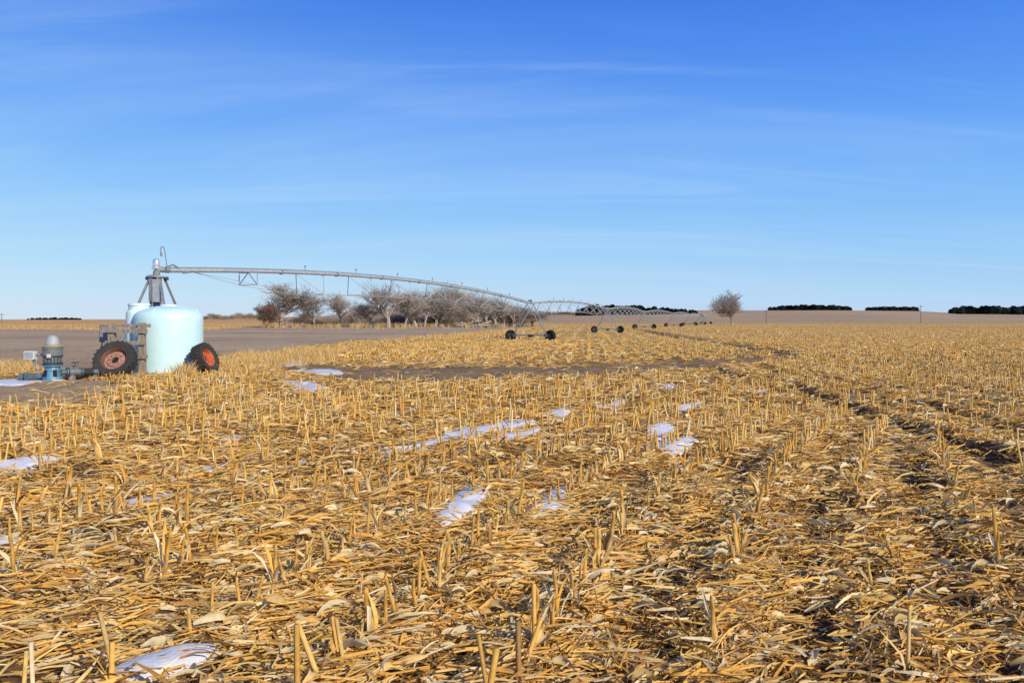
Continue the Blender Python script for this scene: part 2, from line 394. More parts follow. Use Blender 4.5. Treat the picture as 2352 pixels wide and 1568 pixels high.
sp.append(strips(P[i]+np.array([0,0,.04])+rng.normal(0,.01,(n,3)),rng.uniform(0,6.3,n),rng.uniform(.5,1.45,n),rng.uniform(.10,.26,n),rng.uniform(.012,.028,n)*fat[i],rng.uniform(.02,.2,n),rng.normal(0,.15,n),rng.uniform(0,.6,n),rng.normal(0,.6,n),rng.normal(0,.8,n),pal(n,(.35,.27,.18,.08,.02,.1)),2,False))
Xr=rng.uniform(-.72,.74,52000); Yr=62*np.exp(rng.random(52000)*1.5); Xr=Xr*Yr
Xr=np.round((Xr-.1*Yr)/1.56)*1.56+.1*Yr+rng.normal(0,.12,52000)
Zz=zones(Xr,Yr); c=cover(Xr,Yr,Zz)*(pxy(Xr,Yr)[1]>741); kk=rng.random(len(Xr))<c*.9; Xr=Xr[kk];Yr=Yr[kk]; zr=gh(Xr,Yr); m=len(Xr)
sp.append(tubes(np.stack([Xr,Yr,zr-.02],1),np.stack([rng.normal(0,.2,m),rng.normal(0,.2,m),np.ones(m)],1),rng.uniform(.10,.30,m),rng.uniform(.015,.04,m),pal(m,(.35,.25,.12,.16,.02,.1)),4,.6))
V,Q,C=join(sp); o=np_mesh('corn_stubble',V,Q,C,M['straw'])
tag(o,'rows of short cut corn stalks standing across the field beyond the foreground','corn stubble',kind='stuff')
protos=[]
for q in range(16):
    hh=random.uniform(.19,.36); r=random.uniform(.010,.0135); lean=Vector((random.gauss(0,.08),random.gauss(0,.08),1))
    pts=[];rs=[]
    for j in range(7):
        t=j/6; pts.append(lean*hh*t*1.0+Vector((0,0,-.03*(1-t)))+Vector((random.gauss(0,.002),random.gauss(0,.002),0))); rs.append(r*(1.18 if j in(2,5) else 1)*(1-.15*t))
    mb=MB().path(pts,rs,8)
    top=len(mb.v)-8
    for k in range(8): 
        a=mb.v[top+k]; mb.v[top+k]=(a[0],a[1],a[2]+random.uniform(-.008,.014))
    st=mb.build('corn_stalk',M['straw']); me=st.data
    ca=me.color_attributes.new('Col','FLOAT_COLOR','POINT'); b=PAL[random.choice([0,0,0,1,5])]*random.uniform(.85,1.05)
    for i in range(len(me.vertices)):
        f=1 if (i//8) not in(2,5) else .65
        ca.data[i].color=(b[0]*f,b[1]*f,b[2]*f,1)
    nl=random.choice([1,2,3,4])
    P=np.tile(np.array([[0,0,.015]]),(nl,1))+rng.normal(0,.005,(nl,3))
    v,qq,c=strips(P,rng.uniform(0,6.3,nl),rng.uniform(.6,1.5,nl),rng.uniform(.12,hh*1.1,nl),rng.uniform(.014,.036,nl),rng.uniform(.02,.2,nl),rng.normal(0,.12,nl),rng.uniform(.3,1.0,nl),rng.normal(0,.5,nl),rng.normal(0,.8,nl),pal(nl,(.2,.35,.25,.1,0,.1)),5,False)
    lf=np_mesh('leaf_sheath',v,qq,c,M['straw']); lf.parent=st
    tag(st,'cut corn stalk with torn leaf sheath standing in the foreground stubble','corn stalk','cut corn stalks standing in the foreground')
    protos.append(st)
for j,h in enumerate(hero):
    o=protos[j] if j<16 else copy_tree(protos[random.randrange(16)])
    o.location=(float(sx[h]),float(sy[h]),float(sz[h])); o.rotation_euler=(random.gauss(0,.1),random.gauss(0,.1),random.uniform(0,6.28)); s=random.uniform(.7,1.1); o.scale=(s,s,s)

# ---------------- dry grass ----------------
gparts=[]
def grass(n,poly,h0,h1,bunch=12):
    xs=[p[0] for p in poly]; ys=[p[1] for p in poly]; nb=n//bunch
    qx=rng.uniform(min(xs),max(xs),nb*6); qy=HY+K/ np.sqrt(rng.uniform((K/(max(ys)-HY))**2,(K/(min(ys)-HY))**2,nb*6)); kk=inpoly(qx,qy,poly); qx=qx[kk][:nb];qy=qy[kk][:nb]
    Yb=K/(qy-HY); Xb=(qx-CX)/F*Yb; Yb=np.repeat(Yb,bunch);Xb=np.repeat(Xb,bunch); m=len(Xb); Xb=Xb+rng.normal(0,.09,m);Yb=Yb+rng.normal(0,.09,m)
    k=np.hypot(Xb+10.67,Yb-23.75)>1.08; Xb=Xb[k];Yb=Yb[k];m=len(Xb)
    P=np.stack([Xb,Yb,gh(Xb,Yb)],1)
    gparts.append(strips(P,rng.uniform(0,6.3,m),rng.uniform(.8,1.5,m),rng.uniform(h0,h1,m),rng.uniform(.006,.014,m)*np.clip(Yb/25,1,2.5),rng.uniform(0,.2,m),rng.normal(0,.2,m),rng.uniform(0,.3,m),rng.normal(0,.5,m),rng.normal(0,.4,m),pal(m,(.35,.35,.15,.1,.0,.05)),3,False))
grass(9000,[(500,830),(560,818),(690,806),(790,812),(770,834),(640,846),(600,866),(510,870),(500,868)],.10,.42)
grass(5500,[(690,806),(850,788),(1000,774),(1170,759),(1230,764),(1050,782),(800,806)],.15,.5)
grass(1500,[(-60,850),(60,850),(90,860),(60,866),(-60,866)],.2,.5)
grass(2600,[(150,866),(480,866),(520,880),(330,884),(200,876)],.04,.16)
grass(300,[(400,868),(440,867),(440,873),(400,874)],.3,.55)
grass(2500,[(590,752),(1150,748),(1180,757),(900,757),(590,757)],.5,1.2)
V,Q,C=join(gparts); o=np_mesh('dry_grass',V,Q,C,M['straw']); tag(o,'tufts of dry golden grass around the tank, pump and field edge','grass',kind='stuff')

# ---------------- snow patches ----------------
for poly,lab in SNOW:
    w=[gp(a,b) for a,b in poly]; cx=sum(a for a,b in w)/len(w); cy=sum(b for a,b in w)/len(w)
    ring=[]
    for i in range(len(w)):
        a=w[i]; b=w[(i+1)%len(w)]; L=math.hypot(b[0]-a[0],b[1]-a[1]); ns=max(3,min(16,int(L/.06)))
        for j in range(ns):
            t=j/ns; ring.append((a[0]+(b[0]-a[0])*t,a[1]+(b[1]-a[1])*t))
    for _ in range(2): ring=[((ring[i-1][0]+2*ring[i][0]+ring[(i+1)%len(ring)][0])/4,(ring[i-1][1]+2*ring[i][1]+ring[(i+1)%len(ring)][1])/4) for i in range(len(ring))]
    R=np.array(ring); sc=np.clip(np.ptp(R[:,0])/1.5,.3,1.2)
    R+=(np.stack([fbm(R[:,0]*6,R[:,1]*6,3),fbm(R[:,0]*6,R[:,1]*6,8)],1)-.5)*.4*sc
    n=len(R); vs=[];fs=[]
    # level ice-like surface: follow a smoothed ground, slightly above it
    zc=g1(cx,cy); zr_=gh(R[:,0],R[:,1]); zmean=float(np.mean(np.append(zr_,zc)))
    for s,dz in((1.08,-.05),(1.0,.034),(.7,.045),(.35,.048)):
        q=np.array([cx,cy])+(R-[cx,cy])*s; zz=gh(q[:,0],q[:,1]); zz=np.maximum(zz*.7+zmean*.3,zz-.01)
        vs+=[(float(a),float(b),float(c)+dz) for (a,b),c in zip(q,zz)]
    for l in range(3):
        for i in range(n): j=(i+1)%n; fs.append((l*n+i,l*n+j,(l+1)*n+j,(l+1)*n+i))
    vs.append((cx,cy,max(zc,zc*.7+zmean*.3)+.048)); fs+=[(3*n+i,3*n+(i+1)%n,4*n) for i in range(n)]
    mb=MB().add(vs,fs); o=mb.build('snow_patch',M['snow'],None,(cx,cy,zc),True,80); o.location=(cx,cy,zc); tag(o,lab,'snow patch')

# ---------------- tyres ----------------
def axmat(c,n,up=Vector((0,0,1))):
    n=Vector(n).normalized(); x=up.cross(n).normalized(); y=n.cross(x)
    return Matrix(((x.x,y.x,n.x,c[0]),(x.y,y.y,n.y,c[1]),(x.z,y.z,n.z,c[2]),(0,0,0,1)))
def tyre_mb(R,r,w,T,lugs=22,seg=40,mb=None):
    mb=mb or MB(); h=w/2
    mb.lathe([(r,-h*.62),(r*1.04,-h*.8),(r+(R-r)*.45,-h),(R*.93,-h*.93),(R*.965,-h*.6),(R*.97,0),(R*.965,h*.6),(R*.93,h*.93),(r+(R-r)*.45,h),(r*1.04,h*.8),(r,h*.62),(r*.96,0),(r,-h*.62)],seg,T)
    for k in range(lugs):
        for sgn in(-1,1):
            a0=2*math.pi*(k+(.5 if sgn>0 else 0))/lugs; vs=[]
            for (aa,zz,r0,r1) in((0,.02,R*.955,R*1.0),(2*math.pi/lugs*.75,h*.98,R*.88,R*.985)):
                for da in(-.045,.045):
                    for rr in(r0,r1):
                        a=a0+aa+da; vs.append(T@Vector((rr*math.cos(a),rr*math.sin(a),sgn*zz)))
            mb.add(vs,[(0,1,3,2),(4,6,7,5),(0,4,5,1),(2,3,7,6),(0,2,6,4),(1,5,7,3)])
    return mb
def rim_mb(r,w,T,seg=36,mb=None):
    mb=mb or MB(); h=w/2
    mb.lathe([(r*1.05,h*.72),(r*1.0,h*.74),(r*.94,h*.55),(r*.9,h*.1),(r*.86,-h*.05)],seg,T,0)
    mb.lathe([(r*.86,-h*.05),(r*.66,-h*.02),(r*.6,h*.22),(r*.38,h*.28),(r*.3,h*.24),(r*.29,-h*.1)],seg,T,1)
    mb.lathe([(r*.29,-h*.1),(.001,-h*.1)],seg,T,2)
    for k in range(8):
        a=2*math.pi*k/8; p=T@Vector((r*.49*math.cos(a),r*.49*math.sin(a),h*.24)); q=T@Vector((r*.49*math.cos(a),r*.49*math.sin(a),h*.275+.004)); mb.tube(p,q,.016,n=6,mi=2)
    mb.lathe([(r*.86,-h*.06),(r*1.0,-h*.6)],seg,T,0)
    return mb
def loose(name,lab,c,n,R,r,w,mats):
    root=empty(name,c,lab,'tyre'); T=axmat(c,n)
    tyre_mb(R,r,w,T,24).build('tyre',M['rubber'],root,c,True,30); rim_mb(r,w,T).build('rim',mats,root,c)
    return root
z0=g1(at(265,21.7),21.7); l=math.radians(34)
loose('tractor_tyre','big worn tractor tyre with dull rusty brown rim leaning back against the wooden rack',(at(265,21.75),21.75,z0+.57*math.cos(l)+.06*math.sin(l)),(.06,-math.cos(l),math.sin(l)),.585,.345,.34,[M['rust'],M['rust_pale'],M['dark']])
l=math.radians(22); z0=g1(-9.25,23.05)
loose('tractor_tyre','tractor tyre with bright orange rim leaning against the right side of the tank',(-9.22,23.02,z0+.5*math.cos(l)+.0),(.975*math.cos(l),-.14*math.cos(l),math.sin(l)),.49,.28,.34,[M['orange'],M['orange'],M['dark']])

# ---------------- tanks ----------------
c=(-10.64,23.75,g1(-10.64,23.75)-.03); root=empty('water_tank',c,'large pale aqua plastic tank with domed top standing at the pivot','tank')
R=1.0; T=Matrix.Translation(c)
prof=[(R,0),(R,.5),(R,1.0),(R,1.5),(R,1.70),(R-.01,1.80),(R-.04,1.88),(R-.10,1.94),(R*.80,2.01),(R*.6,2.07),(R*.45,2.10),(.25,2.13)]
MB().lathe(prof,64,T).build('shell',M['tank'],root,c,True,50)
mb=MB().lathe([(.25,2.12),(.25,2.17),(.21,2.185),(.001,2.19)],28,T); mb.build('lid',M['tank2'],root,c)
mb=MB()
for k in range(10):
    a=2*math.pi*k/10+.2; pts=[]
    for (r,z) in((.3,2.122),(.5,2.088),(.66,2.04),(.82,1.995),(.90,1.94)): pts.append(Vector(c)+Vector((r*math.cos(a),r*math.sin(a),z-.012)))
    mb.path(pts,[.02,.025,.03,.03,.01],6)
mb.build('dome_ribs',M['tank'],root,c)
mb=MB().tube((c[0]+.55,c[1]-.76,c[2]+.16),(c[0]+.63,c[1]-.91,c[2]+.16),.05,n=12); mb.build('outlet_fitting',M['dark'],root,c)
c=(at(321,23.75),23.75,0); c=(c[0]-.02,c[1],g1(c[0],c[1])-.03); root=empty('water_tank',c,'smaller narrow pale tank with wide lid, behind the left side of the big tank','tank')
MB().lathe([(.37,0),(.37,1.85),(.355,1.93),(.33,1.97),(.30,1.99),(.30,2.12)],40,Matrix.Translation(c)).build('shell',M['tank2'],root,c,True,50)
MB().lathe([(.32,2.12),(.32,2.18),(.28,2.20),(.001,2.205)],32,Matrix.Translation(c)).build('lid',M['tank2'],root,c)

# ---------------- wooden rack + panel ----------------
Yr=22.38; sc=F/Yr
c=(at(290,Yr),Yr,g1(at(290,Yr),Yr)); root=empty('wooden_rack',c,'weathered grey timber post and rail frame between the tyre and the tank','wooden frame')
def px(v): return at(v,Yr)
def pz(v): return zat(v,Yr)
for (x0,top) in((258,743),(327,741)):
    mb=MB(); mb.box((px(x0),Yr,(pz(top)-.1)/2),(.17,.16,pz(top)+.1),Matrix.Rotation(random.uniform(-.02,.02),3,'Y')); mb.build('post',M['wood'],root,c,False)
for (xa,xb,ya,th) in((237,342,759,.13),(246,338,787,.12),(300,343,819,.11)):
    mb=MB(); mb.box(((px(xa)+px(xb))/2,Yr-.11,pz(ya)),(px(xb)-px(xa),.05,th),Matrix.Rotation(random.uniform(-.03,.03),3,'Y')); mb.build('rail',M['wood'],root,c,False)
mb=MB(); mb.box((px(300),Yr+.11,pz(748)),(px(338)-px(255),.05,.10)); mb.build('rail',M['wood'],root,c,False)
Yq=22.75; c=(at(243,Yq),Yq,g1(at(243,Yq),Yq)); root=empty('control_cabinet',c,'dark grey electrical cabinet on a post at the left end of the timber frame','electrical box')
mb=MB(); mb.box((c[0],Yq,1.28),(.28,.2,.52)); mb.build('cabinet',M['motor'],root,c,False)
mb=MB(); mb.box((c[0],Yq-.11,1.28),(.23,.015,.44)); mb.build('door',M['galvd'],root,c,False)
mb=MB(); mb.tube((c[0],Yq,-.05),(c[0],Yq,1.02),.04); mb.build('post',M['galvd'],root,c)
mb=MB(); mb.path([(c[0]-.1,Yq,1.03),(c[0]-.14,Yq-.05,.7),(c[0]-.12,Yq-.1,.3),(c[0]-.1,Yq-.1,0)],.018,8); mb.build('conduit',M['motord'],root,c)

# ---------------- pump ----------------
Yp=20.6; c=(at(121,Yp),Yp,g1(at(121,Yp),Yp)-.02); T=Matrix.Translation(c)@Matrix.Diagonal((.93,.93,.99,1)); root=empty('well_pump',c,'upright well pump with grey motor, silver cap and blue discharge head','pump')
mb=MB(); mb.lathe([(.31,0),(.31,.05),(.27,.05),(.26,.1),(.20,.36),(.19,.40),(.25,.41),(.25,.45)],32,T); mb.build('discharge_head',M['blue'],root,c)
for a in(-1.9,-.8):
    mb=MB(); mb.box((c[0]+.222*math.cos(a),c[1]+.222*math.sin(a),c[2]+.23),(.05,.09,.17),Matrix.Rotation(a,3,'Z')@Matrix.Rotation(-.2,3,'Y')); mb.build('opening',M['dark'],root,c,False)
mb=MB(); mb.lathe([(.25,.45),(.26,.47),(.26,.50),(.235,.51),(.235,.67),(.27,.68),(.27,.71)],32,T,1)
mb.lathe([(.27,.71),(.255,.72),(.25,.88),(.27,.89),(.27,.93),(.24,.95),(.22,.99),(.18,1.0)],32,T,0)
for k in range(28):
    a=2*math.pi*k/28; mb.box((c[0]+.235*math.cos(a),c[1]+.235*math.sin(a),c[2]+.80),(.03,.012,.15),Matrix.Rotation(a,3,'Z'),0)
for k in range(18):
    a=2*math.pi*k/18; mb.box((c[0]+.222*math.cos(a),c[1]+.222*math.sin(a),c[2]+.585),(.02,.03,.14),Matrix.Rotation(a,3,'Z'),0)
mb.build('motor',[M['motor'],M['motord']],root,c)
mb=MB(); mb.lathe([(.19,.985),(.19,1.02),(.175,1.08),(.16,1.14),(.13,1.20),(.08,1.245),(.001,1.26)],28,T); mb.build('motor_cap',M['galv'],root,c)
mb=MB(); mb.lathe([(.262,.955),(.262,.975),(.215,.985)],28,T); mb.build('cap_band',M['yellow'],root,c)
mb=MB(); mb.box((c[0]+.06,c[1]-.27,c[2]+.70),(.10,.03,.10)); mb.build('nameplate',M['white'],root,c,False)
bx=at(73,Yp); mb=MB(); mb.box((bx,Yp-.05,c[2]+.71),(.27,.16,.22)); mb.build('junction_box',M['white'],root,c,False)
mb=MB(); mb.box((bx,Yp-.135,c[2]+.71),(.22,.012,.17)); mb.build('box_cover',M['galv'],root,c,False)
mb=MB(); mb.tube((bx+.13,Yp-.03,c[2]+.72),(c[0]-.2,Yp,c[2]+.72),.035); mb.path([(bx+.05,Yp,c[2]+.6),(bx+.06,Yp,c[2]+.4),(bx+.2,Yp,c[2]+.25),(c[0]-.15,Yp,c[2]+.2)],.022); mb.build('conduit',M['galvd'],root,c)
mb=MB(); mb.tube((c[0]-.23,Yp,c[2]+.14),(at(62,Yp),Yp-.05,c[2]+.12),.08,n=16); mb.tube((at(68,Yp),Yp-.05,c[2]+.12),(at(64,Yp),Yp-.05,c[2]+.12),.12,n=16); mb.tube((at(58,Yp),Yp-.05,c[2]+.12),(at(48,Yp),Yp-.07,c[2]+.13),.10,n=16); mb.build('suction_pipe',M['bluepale'],root,c)
c2=(at(150,Yp),Yp,c[2]); root=empty('water_pipe',(c2[0],c2[1],c2[2]),'low flanged steel water pipe with a valve running from the pump toward the tyre','pipe')
A=Vector((c[0]+.22,Yp,c[2]+.25)); B=Vector((at(222,21.2),21.25,c[2]+.22))
mb=MB(); mb.tube(A,B,.075,n=16); mb.build('pipe',M['bluepale'],root,c2)
d=(B-A).normalized()
for t in(.16,.22,.50,.56,.85):
    p=A.lerp(B,t); mb=MB(); mb.tube(p-d*.015,p+d*.015,.125,n=18); mb.build('flange',M['bluepale'] if t<.6 else M['motord'],root,c2)
p=A.lerp(B,.38); mb=MB(); mb.tube(p-d*.13,p+d*.13,.10,n=16); mb.tube(p,p+Vector((0,0,.17)),.055,n=12); mb.tube(p+Vector((0,0,.17)),p+Vector((0,0,.19)),.09,n=12); mb.tube(p+Vector((0,0,.19)),p+Vector((0,0,.26)),.02,n=8); mb.build('valve_body',M['motor'],root,c2)
mb=MB(); hh=p+Vector((0,0,.26)); mb.path([hh+Vector((.09*math.cos(a),.09*math.sin(a),0)) for a in [k*math.pi/6 for k in range(13)]],.012,6); mb.tube(hh-Vector((.09,0,0)),hh+Vector((.09,0,0)),.01,n=6); mb.build('handwheel',M['motord'],root,c2)
mb=MB(); q=A.lerp(B,.72); mb.tube(q-d*.1,q+d*.12,.105,n=16); mb.build('coupling',M['rubber'],root,c2)
for t in(.3,.9):
    q=A.lerp(B,t); mb=MB(); mb.box((q.x,q.y,(q.z-.08+c[2]-.05)/2),(.12,.12,q.z-.08-c[2]+.05)); mb.build('support',M['wood'],root,c2,False)

# ---------------- centre pivot irrigator ----------------
PV=Vector((at(361,26.5),26.5,0)); zg=g1(PV.x,PV.y)
IR=empty('pivot_irrigator',(PV.x,PV.y,0),'long galvanized centre pivot sprinkler machine arching from behind the tank into the field','irrigation machine'); O=(PV.x,PV.y,0)
pz=lambda v: zat(v,26.5)
tw=MB().lathe([(.001,.05),(.36,.05),(.36,0),(.001,0)],24,Matrix.Translation((PV.x,PV.y,pz(638))))
for k in range(4):
    a=k*math.pi/2+.5; tw.box((PV.x+.33*math.cos(a),PV.y+.33*math.sin(a),pz(638)-.04),(.08,.05,.08))
tw=tw.build('pivot_tower',M['galvd'],IR,O)
for sx_ in(-1,1):
    for sy_ in(-1,1):
        mb=MB(); mb.tube((PV.x+sx_*1.12,PV.y+sy_*1.15,-.1),(PV.x+sx_*.17,PV.y+sy_*.17,pz(638)),.045,n=4); mb.build('leg',M['leg'],tw,O,False)
for k,(zz) in enumerate((.9,2.1)):
    w=1.12-(1.12-.17)*zz/pz(638); mb=MB(); cr=[(PV.x+a*w,PV.y+b*w,zz) for a,b in((-1,-1),(1,-1),(1,1),(-1,1))]
    for i in range(4): mb.tube(cr[i],cr[(i+1)%4],.03,n=4)
    mb.build('cross_brace',M['leg'],tw,O,False)
mb=MB(); mb.tube((PV.x,PV.y,-.05),(PV.x,PV.y,pz(640)),.15,n=20); mb.build('riser_pipe',M['galvd'],tw,O)
mb=MB(); mb.box((PV.x+.10,PV.y-.26,pz(668)),(.22,.16,.78)); mb.build('control_panel',[M['galv']],tw,O,False)
mb=MB(); mb.box((PV.x-.09,PV.y-.24,pz(662)),(.13,.12,.90)); mb.build('conduit_box',[M['galvd']],tw,O,False)
E=Vector((PV.x-.02,PV.y,pz(632))); S0=Vector((PV.x+.30,PV.y+.25,pz(620)))
mb=MB(); mb.path([E,E+Vector((0.0,0,.10)),E+Vector((.06,.03,.21)),S0+Vector((-.08,-.08,.01)),S0],[.12,.12,.11,.10,.095],16); mb.build('swivel_elbow',M['galvd'],tw,O)
mb=MB(); mb.lathe([(.10,-.16),(.115,-.12),(.115,.06),(.10,.13),(.06,.17),(.001,.185)],20,Matrix.Translation((at(359,26.5),PV.y,pz(606)))); mb.lathe([(.15,-.17),(.15,-.13),(.1,-.12)],20,Matrix.Translation((at(359,26.5),PV.y,pz(606)))); mb.build('dome_cap',M['steel_bright'],tw,O)
q=lambda a,b:(at(a,26.5),PV.y,pz(b))
mb=MB(); mb.path([q(384,616),q(382,600),q(379,580),q(377,570),q(374,566),q(371,567),q(369,572),q(370,580)],.018,8); mb.tube(q(370,580),q(371,588),.04,n=8); mb.build('gooseneck_conduit',M['galvd'],tw,O)

T_px=[(1218,60),(1395,97),(1480,134),(1547,171),(1584,208),(1607,245),(1622,282)]
nodes=[Vector((S0.x,S0.y,S0.z))]
for a,b in T_px:
    x=at(a,b); nodes.append(Vector((x,b,max(g1(x,b),-.05)+2.95)))
def span(A,B,idx):
    d=(B-A); d.z=0; Ls=d.length; d.normalize(); p=Vector((-d.y,d.x,0)); arch=.66 if idx==0 else .48
    pos=lambda t:A.lerp(B,t)+Vector((0,0,arch*4*t*(1-t)))
    first=idx==0; det=idx<3; fat=1+idx*.10
    pipe=MB().path([pos(i/28) for i in range(29)],.080,12 if det else 6).build('pipe_span',M['galv'],IR,O)
    side={-1:[pos(.03)-Vector((0,0,.05))],1:[pos(.03)-Vector((0,0,.05))]}
    for k in range(1,9):
        t=k/9; dep,w=(.96,.72)
        if first and k==1: dep,w=.55,.45
        low=pos(t)-Vector((0,0,dep)); mb=MB(); r=.021*fat
        for s in(-1,1):
            e=low+p*(w*s); side[s].append(e)
            for o_ in(-1.0,1.0):
                oo=o_*(.0 if (first and k==1) else 1.0)
                q_=pos(t+oo/Ls); mb.tube(e,q_-Vector((0,0,.06)),r,n=4)
            if first and k==1:
                mb.tube(pos(t)+p*(w*s)-Vector((0,0,.06)),e,r,n=4)
        mb.tube(low-p*w,low+p*w,r,n=4)
        if first and k==1: mb.tube(pos(t)-p*w-Vector((0,0,.07)),pos(t)+p*w-Vector((0,0,.07)),r,n=4)
        mb.build('truss_brace',M['galv'],pipe,O,False)
        if det and k>1:
            q0=pos(t-.01)+Vector((0,0,.08)); mb=MB(); mb.tube(q0,q0+Vector((0,0,.17)),.016,n=6); mb.lathe([(.001,-.045),(.035,-.02),(.045,.01),(.03,.04),(.001,.05)],8,Matrix.Translation(q0+Vector((0,0,.2)))); mb.tube(q0-Vector((0,0,.02)),q0+Vector((0,0,.03)),.05,n=8); mb.build('sprinkler',M['galvd'],pipe,O)
        if det:
            q0=pos(t+.5/9); mb=MB(); mb.tube(q0-d*.02,q0+d*.02,.12,n=12); mb.build('flange',M['galvd'],pipe,O)
    for s in(-1,1):
        mb=MB().path(side[s]+[pos(.975)-Vector((0,0,.05))],.010*fat,5); mb.build('truss_rod',M['rod'],pipe,O)
    if first:
        mb=MB().path([pos(t)+Vector((0,0,.100)) for t in [i/24 for i in range(25)]],.018,6); mb.path([pos(.0)+Vector((-.1,0,.12)),pos(.005)+Vector((0,0,.2)),pos(.015)+Vector((0,-.1,.05)),pos(.02)+Vector((0,-.1,-.1)),pos(.035)+Vector((0,0,-.02))],.03,8); mb.build('power_cable',M['galvd'],pipe,O)
def drive(Tn,d,idx):
    d=Vector((d.x,d.y,0)).normalized(); p=Vector((-d.y,d.x,0)); b=Vector((Tn.x,Tn.y,Tn.z-2.95)); hub=b+Vector((0,0,.42))
    fat=1+idx*.12
    beam=MB(); beam.tube(hub-p*1.5+Vector((0,0,.04)),hub+p*1.5+Vector((0,0,.04)),.085*fat,n=4)
    beam=beam.build('drive_tower',M['leg'],IR,O,False)
    for s in(-1,1):
        for e in(-1,1):
            mb=MB(); mb.tube(hub+p*1.42*s,Tn+d*(.75*e)-Vector((0,0,.06)),.042*fat,n=4); mb.build('leg',M['leg'],beam,O,False)
        W=hub+p*1.66*s; TT=axmat(W,(d+p*.35*s).normalized())
        tyre_mb(.45,.20,.32,TT,16,24).build('tyre',M['rubber_dark'],beam,O,True,30)
        mb=rim_mb(.20,.30,TT,20); mb.lathe([(.20,-.1),(.001,-.05)],20,TT,0); mb.tube(W-d*.25,W+d*.25,.05,n=8); mb.build('rim',[M['motord'],M['motord'],M['motord']],beam,O)
        mb=MB(); mb.tube(hub+p*.72*s+Vector((0,0,1.2)),hub-p*.0+Vector((0,0,1.2)),.025*fat,n=4); mb.build('cross_brace',M['leg'],beam,O,False)
        mb=MB(); mb.box(W-p*.32*s,(.25,.25,.3)); mb.build('gearbox',M['motord'],beam,O,False)
    mb=MB(); mb.tube(hub-p*.25+Vector((0,0,.0)),hub+p*.15,.12,n=10); mb.build('drive_motor',M['motord'],beam,O)
    mb=MB(); mb.box(Tn+Vector((0,0,.16)),(.3,.22,.24)); mb.build('control_box',M['motor'],beam,O,False)
for i in range(len(nodes)-1): span(nodes[i],nodes[i+1],i)
for i in range(1,len(nodes)): drive(nodes[i],nodes[i]-nodes[i-1],i)

# ---------------- trees ----------------
def bare(seed,h,trunk=.2,up=.75,counts=(6,5,5,4,4),multi=False,tm='bark',cm='twig',rmin=.014):
    R=random.Random(seed); tb=MB(); cb=MB()
    def grow(p,d,L,r,lev):
        mb=tb if lev<=1 else cb; n=5 if lev<=1 else 3
        pts=[p];rs=[r];dd=d.copy(); ns=4 if lev<2 else 2
        for i in range(ns):
            dd=(dd+Vector((R.gauss(0,.15),R.gauss(0,.15),R.gauss(0,.1)+.05))).normalized(); pts.append(pts[-1]+dd*L/ns); rs.append(max(r*(1-.55*(i+1)/ns),rmin*.8))
        mb.path(pts,rs,n,False)
        if lev>=len(counts): return
        for c in range(counts[lev]):
            t=R.uniform(.35 if lev else .5,1.0); k=min(int(t*ns),ns-1); q=pts[k].lerp(pts[k+1],t*ns-k)
            side=Vector((R.gauss(0,1),R.gauss(0,1),R.gauss(0,.4))).normalized(); nd=(dd*up+side*R.uniform(.6,1.1)+Vector((0,0,.16))).normalized()
            grow(q,nd,L*R.uniform(.58,.86)*(1.3 if lev==0 else 1),max(r*R.uniform(.42,.65),rmin),lev+1)
    if multi:
        for i in range(8): grow(Vector((R.gauss(0,.4),R.gauss(0,.4),-.1)),Vector((R.gauss(0,.4),R.gauss(0,.4),1)).normalized(),h*.42,h*.012,1)
    else: grow(Vector((0,0,-.2)),Vector((R.gauss(0,.06),R.gauss(0,.06),1)),h*trunk*1.6,h*.040,0)
    zs=sorted(v[2] for v in cb.v); zm=zs[int(len(zs)*.975)]; s=h/zm
    xs=sorted(abs(v[0]) for v in cb.v); wd=xs[int(len(xs)*.95)]*2*s
    for m in(tb,cb): m.v=[(a*s,b*s,max(c*s,-.3)) for a,b,c in m.v]
    return tb,cb,wd
BV={}
def make_bare(key,*a,**k):
    tb,cb,wd=bare(*a,**k); r=bpy.data.objects.new('bare_tree',None)
    col.objects.link(r); tb.build('trunk',M[k.get('tm','bark')],r,(0,0,0),False); cb.build('crown',M[k.get('cm','twig')],r,(0,0,0),False); BV[key]=[r,False,wd,a[1]]
make_bare('A',3,9,up=.7,counts=(6,5,4,4,4)); make_bare('B',12,9,up=.85,trunk=.26,counts=(6,5,4,4,4)); make_bare('C',25,9,up=.8,counts=(7,5,4,4,4)); make_bare('D',31,9,up=.95,trunk=.22,counts=(6,5,4,4,4))
make_bare('S',44,4,multi=True,counts=(0,6,4,4,4),tm='twig2',cm='twig2',rmin=.010)
make_bare('R',45,4,multi=True,counts=(0,6,5,5,4),tm='redtwig',cm='redtwig',rmin=.018)
make_bare('L',58,9,up=.75,trunk=.2,counts=(8,6,5,4,4),cm='twig',rmin=.022)
def put(key,px_,Y,h,lab,cat='tree',group=None,name='bare_tree',width=None,rot=None):
    r,used,wd,base=BV[key]; o=r if not used else copy_tree(r); BV[key][1]=True
    x=at(px_,Y); o.name=name; o.location=(x,Y,g1(x,Y)-.05); s=h/base
    ws=s if width is None else width/wd; ws=max(ws,s*.8)
    o.scale=(ws,ws,s); o.rotation_euler=(0,0,random.uniform(0,6.28) if rot is None else rot); tag(o,lab,cat,group); return o
H_=lambda top,Y,base=750:(base-top)/F*Y
put('A',648,160,H_(659,160,754),'wide spreading leafless tree at the left end of the grove','tree',width=11.2,rot=0)
put('R',609,158,H_(706,158,756),'low dark reddish bush at the foot of the leftmost leafless tree','bush',name='bare_bush',width=2.8)
put('B',892,160,H_(654,160),'tall pale leafless tree rising above the middle of the grove','tree',width=8.5)
put('C',786,170,H_(678,170),'medium leafless tree standing alone left of the middle of the grove','tree',width=6.5)
